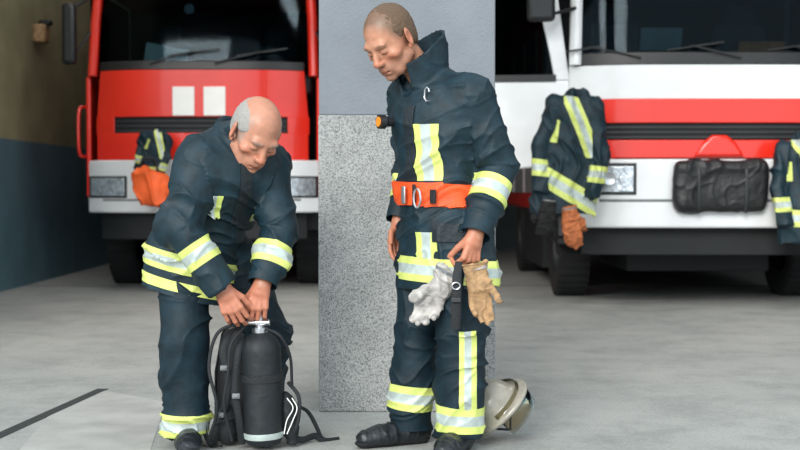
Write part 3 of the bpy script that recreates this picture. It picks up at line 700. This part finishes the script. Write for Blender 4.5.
strap('shoulder_strap',[(242,334,4.96),(238,350,4.90),(234,385,4.89),(239,420,4.90),(242,444,4.93)],.015,.35)
strap('air_hose',[(252,324,4.95),(238,324,4.91),(217,334,4.89),(209,368,4.88),(217,408,4.88),(208,443,4.92)],.007,1)
strap('air_hose',[(264,328,4.93),(280,336,4.9),(290,356,4.93),(292,385,4.96)],.006,1)
strap('air_hose',[(246,325,4.93),(231,345,4.87),(228,375,4.86),(224,405,4.87),(232,441,4.9)],.006,1)
for (x,y,d) in ((224,368,4.88),(220,415,4.91),(236,396,4.87)):
    mb=MB(); mb.box(W(x,y,d),(.030,.014,.020)); mb.box(Vector(W(x,y,d))+V(0,-.008,0),(.020,.01,.008)); mb.build('buckle',['grey'],ba,bevel=.003)
strap('hip_belt',[(283,432,4.95),(300,440,5.0),(315,436,5.06),(325,441,5.08),(339,440,5.12)],.014,.3,side=(0,0,1))
strap('hip_belt',[(296,405,5.0),(308,412,5.02),(317,428,5.05),(322,441,5.08)],.009,.3)
strap('side_strap',[(288,382,4.98),(299,398,4.95),(297,425,4.94),(288,441,4.96)],.008,.4)
strap('side_strap',[(208,405,4.98),(204,425,4.95),(210,444,4.96),(222,446,4.93)],.010,.4)
g=G('pad'); g.u(Ell(W(289,418,4.98),(.042,.05,.115),(nrm((1,0,.15)),V(0,1,0),nrm((-.15,0,1))))); g.c(V(0,0,.005),(0,0,-1)); md=sdf_mesh([g],.005); wrinkle(md,.006,14,6); pad=mesh_np('hip_pad',md.V,md.F,'web',ba)
for q in (0,1):
    mb=MB(); mb.tube(spl([Vector(W(287+q*5,398,4.92)),Vector(W(293+q*4,408,4.92)),Vector(W(287+q*6,420,4.92)),Vector(W(284+q*3,434,4.925))]),.0022,6); mb.build('white_piping',['cream'],pad)
g=G('pad'); g.u(Ell(W(227,426,4.98),(.052,.05,.09))); g.c(V(0,0,.005),(0,0,-1)); md=sdf_mesh([g],.005); wrinkle(md,.012,12,5); mesh_np('hip_pad',md.V,md.F,'web',ba)
print('people done',time.time()-T0)
# ============================================================ HANGING JACKETS
def hang_jacket(top,label,sc=1.0,tilt=0,seed=0,group='turnout jackets hung on the trucks',lean=.45,amp=.018):
    R=Matrix.Rotation(tilt,3,'Y'); P=lambda x,y,z:Vector(top)+R@V(x,y,z)*sc
    t=G('torso',kj=.03); t.u(Cap(P(0,0,-.02),P(0,0,-.16),.05*sc,.08*sc,R@V(1,0,0),.08*sc,.20*sc)); t.u(Cap(P(0,0,-.16),P(0,-.01,-.92),.08*sc,.10*sc,R@V(1,0,0),.20*sc,.25*sc),.04); t.c(P(0,0,-.88),R@V(.1,0,-1)); t.s_(Cap(P(0,-.03,.06),P(0,-.03,-.02),.045*sc,.03*sc),.01)
    gs=[t]
    for s in(-1,1):
        a=G('sleeve'+str(s),kj=.03); a.u(Cap(P(s*.13,0,-.10),P(s*.225,-.03,-.42),.070*sc,.068*sc)); a.u(Cap(P(s*.225,-.03,-.42),P(s*.19,-.08,-.76),.068*sc,.060*sc),.02); a.c(P(s*.2,-.07,-.74),R@V(0,0,-1)); gs.append(a)
    for g_ in gs: g_.axis=A((1,0,.25))
    md=sdf_mesh(gs,.009); wrinkle(md,amp,7,1.8,seed=seed,warp=.10)
    o=mesh_np('turnout_jacket',md.V,md.F,'navy',origin=top); tag(o,label,'jacket',group)
    tape(md,o,P(0,0,-.70),R@V(lean,0,1),.14*sc,(),['torso'])
    for s in(-1,1): tape(md,o,P(s*.2,0,-.57),R@V(0,0,1),.12*sc,(),['sleeve'+str(s)])
    tape(md,o,P(.03,0,-.2),R@nrm((1,0,.55)),.11*sc,[(P(0,0,-.04),R@V(0,0,1)),(P(0,0,-.46),R@V(0,0,-1))],['torso'],((0,-1,0),.1))
    patch(md,'collar_patch',['yel'],o,slab(P(-.13,0,-.3),R@V(1,0,0),.05*sc)+[(P(0,0,-.22),R@V(0,0,1)),(P(0,0,-.38),R@V(0,0,-1))],.003,None,['torso'],((0,-1,0),.1))
    return o
hang_jacket(W(577,92,10.35),'dark jacket with yellow stripes hanging beside the open white truck door',1.16,.12,seed=1)
hang_jacket(W(801,135,10.40),'dark striped jacket hanging at the truck front, cut off by the right photo edge',1.0,-.05,seed=8,lean=.1)
hang_jacket(W(162,128,11.95),'dark striped jacket draped on the left truck behind the older man\'s back',.62,.3,seed=14,lean=-.3,amp=.03)
glove('hanging_glove',W(570,214,10.2),(.15,0,-1),(1,0,0),(0,1,0),(10,20,10),'bglove','brown orange glove hanging below the jacket beside the truck door',.014,1.5,seed=4,spread=0)
glove('hanging_glove',W(548,206,10.25),(-.1,0,-1),(-1,0,0),(0,1,0),(15,25,15),'rub','black glove hanging to the left of the brown orange glove',.012,1.4,seed=6)
g=G('bag',axis=(1,0,.3)); c=Vector(W(150,188,11.85)); g.u(Ell(c,(.17,.11,.185),(nrm((1,0,-.3)),V(0,1,0),nrm((.3,0,1))))); g.u(Ell(c+V(-.06,0,.12),(.13,.09,.08)),.05); g.u(Ell(c+V(.08,0,-.10),(.12,.09,.10)),.05); md=sdf_mesh([g],.009); wrinkle(md,.028,6,3,seed=2)
o=mesh_np('gear_bag',md.V,md.F,'obag',origin=c); tag(o,'orange nylon gear bag hanging on the left truck\'s bumper','bag')
mb=MB(); mb.tube(spl([c+V(-.09,-.02,.16),c+V(-.06,-.03,.27),c+V(.05,-.03,.27),c+V(.08,-.02,.15)]),.012,8); mb.build('bag_strap',['web'],o)
# ============================================================ TRUCKS
def wheel(par,x,y,out):
    w=MB(); R=.5; o=Vector(ORG[par])+V(x,y,R)
    w.lathe(o,(out,0,0),[(.28,-.12),(.40,-.15),(.475,-.145),(.497,-.11),(.50,-.06),(.50,.06),(.497,.11),(.475,.145),(.40,.15),(.29,.13),(.28,-.12)],48)
    for k in range(36):
        a=2*math.pi*k/36; c=o+V(0,math.cos(a)*.499,math.sin(a)*.499); w.box(c,(.27,.045,.02),0,Matrix.Rotation(a-math.pi/2,3,'X'))
    t=w.build('wheel',['rub'],par)
    r=MB(); r.lathe(o,(out,0,0),[(.285,-.1),(.29,.10),(.27,.115),(.25,.05),(.16,.03),(.12,.10),(.10,.12),(0,.125)],36)
    for k in range(8):
        a=2*math.pi*k/8; r.cyl(o+V(out*.04,math.cos(a)*.19,math.sin(a)*.19),o+V(out*.06,math.cos(a)*.19,math.sin(a)*.19),.016,n=8)
    r.build('rim',['dgrey'],t)
def truck_common(par,hw,zc,zb,fy,stripe):
    o=Vector(ORG[par])
    def bx(name,c,s,m,bev=.02,parent=par,**k):
        mb=MB(); mb.box(o+Vector(c),s); return mb.build(name,[m],parent,bevel=bev,**k)
    bx('chassis',(0,3.4,.78),(.9,6.0,.3),'dark'); bx('axle',(0,1.45,.5),(2*hw-.5,.16,.16),'dark'); bx('axle',(0,5.0,.5),(2*hw-.5,.16,.16),'dark')
    bx('engine_cover',(0,1.5,.58),(1.3,1.6,.6),'dark')
    for s in(-1,1): bx('added_dark_skirt',(s*(hw-.2),3.3,.52),(.36,1.9,.64),'dark')  # dark boxes added to cover the rear wheels in place of deep shade
    for y in(1.45,5.0):
        for s in(-1,1): wheel(par,s*(hw-.17),y,s)
    bx('cab_roof',(0,1.25,3.12),(2*hw-.04,2.0,.12),'red' if stripe=='l' else 'wht',.05)
    bx('cab_back',(0,2.2,2.0),(2*hw-.06,.08,2.2),'dark'); bx('cab_floor',(0,1.25,1.05),(2*hw-.1,2.0,.12),'dark')
    b=bx('equipment_body',(0,4.6,1.95),(2*hw,4.4,2.3),'red',.04)
    for s in(-1,1):
        for k in range(3):
            mb=MB()
            for q in range(14): mb.box(o+V(s*(hw+.008),3.3+k*1.3,1.05+q*.125),(.02,1.1,.126))
            mb.build('roller_shutter',['door'],par)
    bx('dashboard',(0,.55,zc-.12),(2*hw-.2,.45,.2),'dgrey',.05)
    for s in(-1,1):
        mb=MB(); mb.box(o+V(s*.6,1.35,1.75),(.5,.5,.16)); mb.box(o+V(s*.6,1.62,2.2),(.5,.16,.9)); st=mb.build('cab_seat',['seat'],par,bevel=.05)
        mb=MB(); mb.box(o+V(s*.6,1.6,2.72),(.28,.12,.2)); mb.build('headrest',['seat'],st,bevel=.04)
    mb=MB(); c=o+V(.55,.85,zc+.12); X=V(1,0,0);Z=nrm((0,.55,.83)); mb.tube(loop(c,.22,.22,0,X,Z,32),.016,8,closed=True); mb.cyl(c-X*.2,c+X*.2,.014); mb.cyl(c,c+V(0,-.15,-.3),.03); mb.build('steering_wheel',['blk'],par)
    for s in(-1,1):
        mb=MB()
        pts=[]
        for k in range(11):
            a=math.radians(10+160*k/10); pts.append(o+V(s*(hw-.17),1.45+math.cos(a)*.6,.5+math.sin(a)*.58))
        mb.tube(pts,.17,8,0,flat=.12,side=(1,0,0)); mb.build('mudguard',['dgrey'],par)
    return bx
cx=(718-400)/FPX*10.65; TR=thing('fire_truck','white and red fire truck on the right with open door','fire truck',(cx,10.65,0)); oR=Vector(ORG[TR]); hw=1.25
zR=lambda y:1.04+(188-y)/117; xR=lambda px:(px-718)/117
def fyR(x,z):
    return .22*abs((x-0)/1.25)**5+max(0,z-2.1)*.13
bx=truck_common(TR,hw,2.12,.7,fyR,'r')
def pn(name,par,o,fy,x0,x1,y0,y1,m,off=0,th=.05,zf=zR,xf=xR,bev=.008,**k):
    kk={q:k.pop(q) for q in('x0t','x1t') if q in k}; kk={a:xf(b) for a,b in kk.items()}
    mb=MB(); mb.panel(xf(x0),xf(x1),zf(y1),zf(y0),lambda x,z:fy(x,z),off,th,0,**kk); mb.V=[tuple(Vector(v)+o) for v in mb.V]
    return mb.build(name,[m],par,bevel=bev,**k)
pR=lambda *a,**k: pn(a[0],TR,oR,fyR,*a[1:],**k)
pR('front_panel',572,864,64,99,'wht',0); pR('front_stripe',596,840,99,123,'red',.012,x0t=588,x1t=848)
pR('corner_panel',572,600,97,162,'wht',-.005); pR('corner_panel',836,864,97,162,'wht',-.005)
pR('grille',600,836,122,140,'dark',-.02); 
for q in range(3):
    mb=MB(); mb.panel(xR(603),xR(833),zR(137-q*5)-.010,zR(137-q*5)+.006,fyR,-.005,.03)
    mb.V=[tuple(Vector(v)+oR) for v in mb.V]; mb.build('grille_bar',['dgrey'],TR)
pR('lower_stripe',600,836,140,158,'red',.012,x0t=607,x1t=829)
mb=MB(); c=oR+V(0,-.05,zR(148)); mb.prism([c+V(-.22,0,-.08),c+V(.22,0,-.08),c+V(.14,0,.05),c+V(.06,0,.11),c+V(-.06,0,.11),c+V(-.14,0,.05)],(0,.07,0)); eb=mb.build('badge_mount',['red'],TR,bevel=.03)
pR('bumper',570,866,159,228,'wht',.03,.12,bev=.02)
pR('bumper_step',600,836,199,202,'grey',.035,.02); pR('lower_valance',586,850,228,256,'dark',-.12,.08)
for s in(-1,1):
    m=pR('headlight_recess',718+s*101-19,718+s*101+19,163,195,'dgrey',.036,.03)
    m2=pR('headlight_lens',718+s*101-16,718+s*101+16,166,192,'lens',.046,.02)
    for q in(-1,1):
        mb=MB(); c=oR+V(s*101/117+q*.068,fyR(101/117,1)-.05,zR(179)); mb.lathe(c,(0,-1,0),[(0,-.01),(.05,.0),(.056,.008),(.060,-.01)],20)
        mb.build('lamp_bezel',['stl'],m2)
    pR('indicator',718+s*128-7,718+s*128+7,168,184,'amber',.036,.02)
pR('windscreen_frame',576,860,52,65,'blk',.006,.05)
for s in(-1,1): 
    mb=MB(); xx=s*1.2
    mb.tube([oR+V(xx,fyR(xx,2.1),2.1),oR+V(xx*.985,fyR(xx,2.6),2.6),oR+V(xx*.97,fyR(xx,3.1),3.08)],.055,10); mb.build('windscreen_pillar',['wht'],TR)
pR('windshield',582,854,-50,56,'glass',-.01,.008,bev=0)
for xa,xb in((640,590),(740,690),(835,790)):
    mb=MB(); a=oR+V(xR(xa),fyR(xR(xa),2.1)-.03,zR(58)); b=oR+V(xR(xb),fyR(xR(xb),2.3)-.04,zR(46)); mb.tube([a,b],.008,6); mb.tube([b+V(-.2,.02,-.04),b+V(.28,0,.03)],.009,6); mb.build('wiper',['blk'],TR)
mb=MB(); mb.box(oR+V(xR(668),.33,zR(35)),(.36,.01,.20),0,Matrix.Rotation(.4,3,'X')); mb.build('dash_papers',['door'],TR)
mb=MB(); mb.box(oR+V(xR(770),.30,zR(45)),(.4,.02,.12),0,Matrix.Rotation(.4,3,'X')); mb.build('dash_folder',['bglove'],TR)
mb=MB(); mb.box(oR+V(1.24,1.2,1.5),(.05,2.0,1.15)); mb.build('cab_side',['wht'],TR,bevel=.02)
mb=MB(); mb.box(oR+V(1.24,1.2,2.55),(.02,1.7,.95)); mb.build('side_window',['glassd'],TR)
mb=MB(); mb.box(oR+V(-1.24,2.0,2.2),(.05,.4,1.7)); mb.build('cab_side',['wht'],TR,bevel=.02)
mb=MB(); mb.box(oR+V(-1.24,1.0,1.1),(.05,1.5,.25)); mb.build('door_sill',['dgrey'],TR,bevel=.02)
for q in range(2):
    mb=MB(); mb.box(oR+V(-1.12,1.0,.55+.3*q),(.3,.5,.05)); mb.build('cab_step',['dgrey'],TR,bevel=.01)
an=math.radians(8); dx=V(-math.cos(an),math.sin(an),0); h0=oR+V(-1.24,.24,0)
def dp(u,z,y=0): return h0+dx*u+V(0,y,0)+V(0,0,z)
mb=MB(); mb.prism([dp(0,1.25),dp(.5,1.20),dp(.8,1.24),dp(.92,1.34),dp(.96,1.5),dp(.96,1.98),dp(0,1.98)],(0,.07,0)); dr=mb.build('cab_door',['wht'],TR,bevel=.02,label='open white cab door')
mb=MB(); mb.prism([dp(0,1.98),dp(.13,1.98),dp(.17,2.2),dp(.26,2.6),dp(.34,2.98),dp(.84,2.98),dp(.86,1.98),dp(.96,1.98),dp(.93,3.08),dp(.16,3.08)],(0,.06,0)); mb.build('window_frame',['wht'],dr,bevel=.01)
mb=MB(); mb.prism([dp(.13,1.98,.02),dp(.86,1.98,.02),dp(.86,3.0,.02),dp(.33,3.0,.02)],(0,.01,0)); mb.build('door_window',['glassd'],dr)
mb=MB(); mb.prism([dp(.12,1.97,-.01),dp(.87,1.97,-.01),dp(.87,2.03,-.01),dp(.12,2.03,-.01)],(0,.03,0)); mb.build('window_seal',['blk'],dr)
mb=MB(); mb.box(dp(.82,1.55,-.02),(.16,.03,.05)); mb.build('door_handle',['blk'],dr,bevel=.01)
def mirror(par,a,c,sz=(.24,.1,.45)):
    mb=MB(); mb.tube([a,Vector(c)+V(0,.04,sz[2]*.4),Vector(c)+V(0,.04,-sz[2]*.4),Vector(a)-V(0,0,.35)],.018,8); ar=mb.build('mirror_arm',['blk'],par)
    mb=MB(); mb.box(c,sz); mb.build('mirror_housing',['blk'],ar,bevel=.04)
mirror(TR,oR+V(-1.2,.2,2.95),oR+V(-1.52,.0,2.68)); mirror(TR,oR+V(1.2,.2,2.95),oR+V(1.52,0,2.68))
g=G('c',axis=(0,0,1)); c=oR+V(0,-.09,zR(187)); 
for z_,w_ in ((-.165,.33),(-.12,.34),(-.075,.345),(-.03,.35),(.015,.35),(.06,.35),(.105,.35),(.15,.345),(.18,.34)): g.u(Cap(c+V(-w_,0,z_),c+V(w_,0,z_),.052),.05)
md=sdf_mesh([g],.008); wrinkle(md,.012,2.2,4.0,seed=4,warp=.1); cv=mesh_np('bumper_cover',md.V,md.F,'cov',origin=c); tag(cv,'black soft cover strapped to the middle of the right truck\'s bumper','cover')
for s in(-1,1):
    mb=MB(); mb.tube(spl([c+V(s*.2,-.03,.22),c+V(s*.20,-.075,.12),c+V(s*.2,-.075,-.1),c+V(s*.20,-.04,-.22)]),.014,8,flat=.3,side=(1,0,0)); mb.build('cover_strap',['dgrey'],cv)
cx=(200-400)/FPX*12.2; TL_=thing('fire_truck','red fire truck on the left with two cream blocks on its front','fire truck',(cx,12.2,0)); oL=Vector(ORG[TL_]); hw=1.17
zL=lambda y:1.04+(188-y)/102; xL=lambda px:(px-200)/102
def fyL(x,z): return .30*abs(x/1.17)**4+max(0,z-2.18)*.14
bx=truck_common(TL_,hw,2.2,.8,fyL,'l')
pL=lambda *a,**k: pn(a[0],TL_,oL,fyL,*a[1:],zf=zL,xf=xL,**k)
pL('front_panel',93,307,69,117,'red',0,x0t=97,x1t=303); pL('grille',112,288,116,134,'dark',-.03)
for q in range(3):
    mb=MB(); mb.panel(xL(114),xL(286),zL(131-q*5)-.010,zL(131-q*5)+.006,fyL,-.015,.03)
    mb.V=[tuple(Vector(v)+oL) for v in mb.V]; mb.build('grille_bar',['dgrey'],TL_)
pL('lower_panel',93,307,133,160,'red',.004); pL('side_panel',92,113,116,134,'red',0); pL('side_panel',287,308,116,134,'red',0)
for a in(173,204): pL('cream_block',a,a+22,87,116,'cream',.014,.02)
pL('bumper',82,318,160,213,'wht',.03,.12,bev=.02); pL('bumper_step',100,300,199,201,'grey',.036,.02); pL('bumper_slot',135,265,178,190,'dark',.034,.02); pL('lower_valance',95,305,213,240,'dark',-.1,.08)
for s in(-1,1):
    m=pL('headlight_recess',200+s*95-22,200+s*95+22,176,198,'dgrey',.037,.03)
    mb=MB(); mb.panel(s*95/102-.19,s*95/102+.19,zL(196),zL(178),fyL,.048,.02); mb.V=[tuple(Vector(v)+oL) for v in mb.V]; mb.build('headlight_lens',['lens'],m,bevel=.01)
pL('windscreen_frame',97,303,61,70,'blk',.008,.05)
for s in(-1,1):
    mb=MB(); xx=s*1.10; mb.tube([oL+V(xx,fyL(xx,2.2),2.15),oL+V(xx*.985,fyL(xx,2.7),2.7),oL+V(xx*.96,fyL(xx,3.1),3.08)],.05,10); mb.build('windscreen_pillar',['red'],TL_)
    mb=MB(); mb.box(oL+V(s*1.15,1.2,1.55),(.05,1.9,1.2)); mb.build('cab_door',['red'],TL_,bevel=.02)
    mb=MB(); mb.box(oL+V(s*1.15,1.25,2.6),(.02,1.7,.9)); mb.build('side_window',['glassd'],TL_)
    mb=MB(); mb.tube(spl([oL+V(s*1.19,.30,1.85),oL+V(s*1.22,.16,1.8),oL+V(s*1.22,.16,1.4),oL+V(s*1.19,.30,1.35)]),.016,8); mb.build('grab_rail',['red'],TL_)
    mirror(TL_,oL+V(s*1.12,.28,2.95),oL+V(s*1.28,.05,2.55),(.14,.1,.6))
pL('windshield',100,300,-60,64,'glass',-.01,.008,bev=0)
for xa,xb in((150,195),(215,262)):
    mb=MB(); a=oL+V(xL(xa),fyL(xL(xa),2.2)-.03,zL(64)); b=oL+V(xL(xb),fyL(xL(xb),2.4)-.04,zL(52)); mb.tube([a,b],.008,6); mb.tube([b+V(-.25,.02,-.04),b+V(.25,0,.03)],.009,6); mb.build('wiper',['blk'],TL_)
mb=MB(); mb.box(oL+V(xL(160),.35,zL(54)),(.42,.01,.22),0,Matrix.Rotation(.3,3,'X')@Matrix.Rotation(.2,3,'Y')); mb.build('dash_papers',['paper'],TL_)
mb=MB(); mb.lathe(oL+V(xL(188),.14,zL(8)),(0,-1,0),[(0,.0),(.05,0),(.05,.01),(0,.01)],20); mb.build('round_sticker',['grey'],TL_)
# ============================================================ SETTING
def st(name,c,s,m,bev=0):
    mb=MB(); mb.box(c,s); return mb.build(name,[m],None,kind='structure',bevel=bev)
st('floor',(0,2,-.1),(40,44,.2),'floor')
HC=5.6
st('wall_left',(-4.1,13.6,HC/2),(.2,15,HC),'wall'); st('wall_right',(6.6,13.6,HC/2),(.2,15,HC),'bwall'); st('wall_back',(1.25,20.9,HC/2),(10.9,.2,HC),'bwall')
st('ceiling',(1.25,13.6,HC+.1),(10.9,15,.2),'ceil')
px0=W(318.5,300,5.75).x; px1=W(495.5,300,5.75).x; pc=(px0+px1)/2; pw=px1-px0; zs=W(400,115,5.75).z
st('trim_1',(pc,6.05,zs/2),(pw,.6,zs),'pebble',.008); st('wall_front',(pc,6.055,(zs+HC-.4)/2),(pw-.006,.59,HC-.4-zs),'paint',.006)
st('wall_lintel',(1.25,6.05,HC),(12,.6,.8),'paint')
def fl(px,py):
    u=(px-400)/FPX; v=(225-py)/FPX; cy=math.cos(PITCH)+v*math.sin(PITCH); cz=-math.sin(PITCH)+v*math.cos(PITCH); s=-CAMH/cz; return V(u*s,cy*s,0)
A0=fl(-30,449);B0=fl(103,389); dd=(B0-A0).normalized(); sd=V(-dd.y,dd.x,0)*.03
mb=MB(); mb.prism([A0-sd,B0-sd,B0+sd,A0+sd],(0,0,.002)); mb.build('trim_2',['crack'],None,kind='structure')
mb=MB(); mb.prism([V(-4,13.2,0),V(6.5,13.2,0),V(6.5,13.22,0),V(-4,13.22,0)],(0,0,.002)); mb.build('trim_3',['crack'],None,kind='structure')
q=[fl(20,450),fl(60,402),fl(104,391),fl(166,402),fl(150,452)]
mb=MB(); mb.prism(q,(0,0,.0015)); mb.build('trim_4',['patch'],None,kind='structure')
lp=Vector(W(38,34,13.7)); lp.x=-3.93
L_=thing('wall_lamp','small beige wall lamp high on the olive left wall','lamp',lp)
mb=MB(); mb.box(lp,(.14,.22,.2)); mb.build('lamp_housing',['tglove'],L_,bevel=.03); mb=MB(); mb.box(lp+V(.05,0,.12),(.12,.14,.05)); mb.build('lamp_bracket',['blk'],L_,bevel=.01)
# ============================================================ LIGHT, CAMERA
w=bpy.data.worlds.new('World'); bpy.context.scene.world=w; w.use_nodes=True; bg=w.node_tree.nodes['Background']; bg.inputs[0].default_value=(.84,.94,1.0,1); bg.inputs[1].default_value=1.65
sl=bpy.data.lights.new('Sun','SUN'); sl.energy=3.2; sl.angle=math.radians(26); sl.color=(1,.96,.90); so=bpy.data.objects.new('Sun',sl); C.objects.link(so)
so.rotation_euler=Vector((.30,.85,-.45)).to_track_quat('-Z','Y').to_euler()
def area(loc,rot,sx,sy,e,col=(1,.98,.95)):  # unseen fill lights, added to brighten the garage and truck fronts
    l=bpy.data.lights.new('added_fill_light','AREA'); l.shape='RECTANGLE'; l.size=sx; l.size_y=sy; l.energy=e; l.color=col
    o=bpy.data.objects.new('added_fill_light',l); C.objects.link(o); o.location=loc; o.rotation_euler=rot
area((-1.9,8.6,5.45),(math.radians(30),0,0),2.6,.4,85); area((2.9,7.6,5.45),(math.radians(30),0,0),2.6,.4,75)
area((-3.3,13.0,5.4),(0,0,0),.4,5,25)
cam=bpy.data.cameras.new('Camera'); co_=bpy.data.objects.new('Camera',cam); C.objects.link(co_); co_.location=(0,0,CAMH); co_.rotation_euler=(math.pi/2-PITCH,0,0)
cam.sensor_width=36; cam.lens=FPX*36/800; cam.dof.use_dof=True; cam.dof.focus_distance=4.95; cam.dof.aperture_fstop=3.2; cam.clip_end=200
sc=bpy.context.scene; sc.camera=co_; sc.view_settings.view_transform='Standard'
print('total',time.time()-T0)
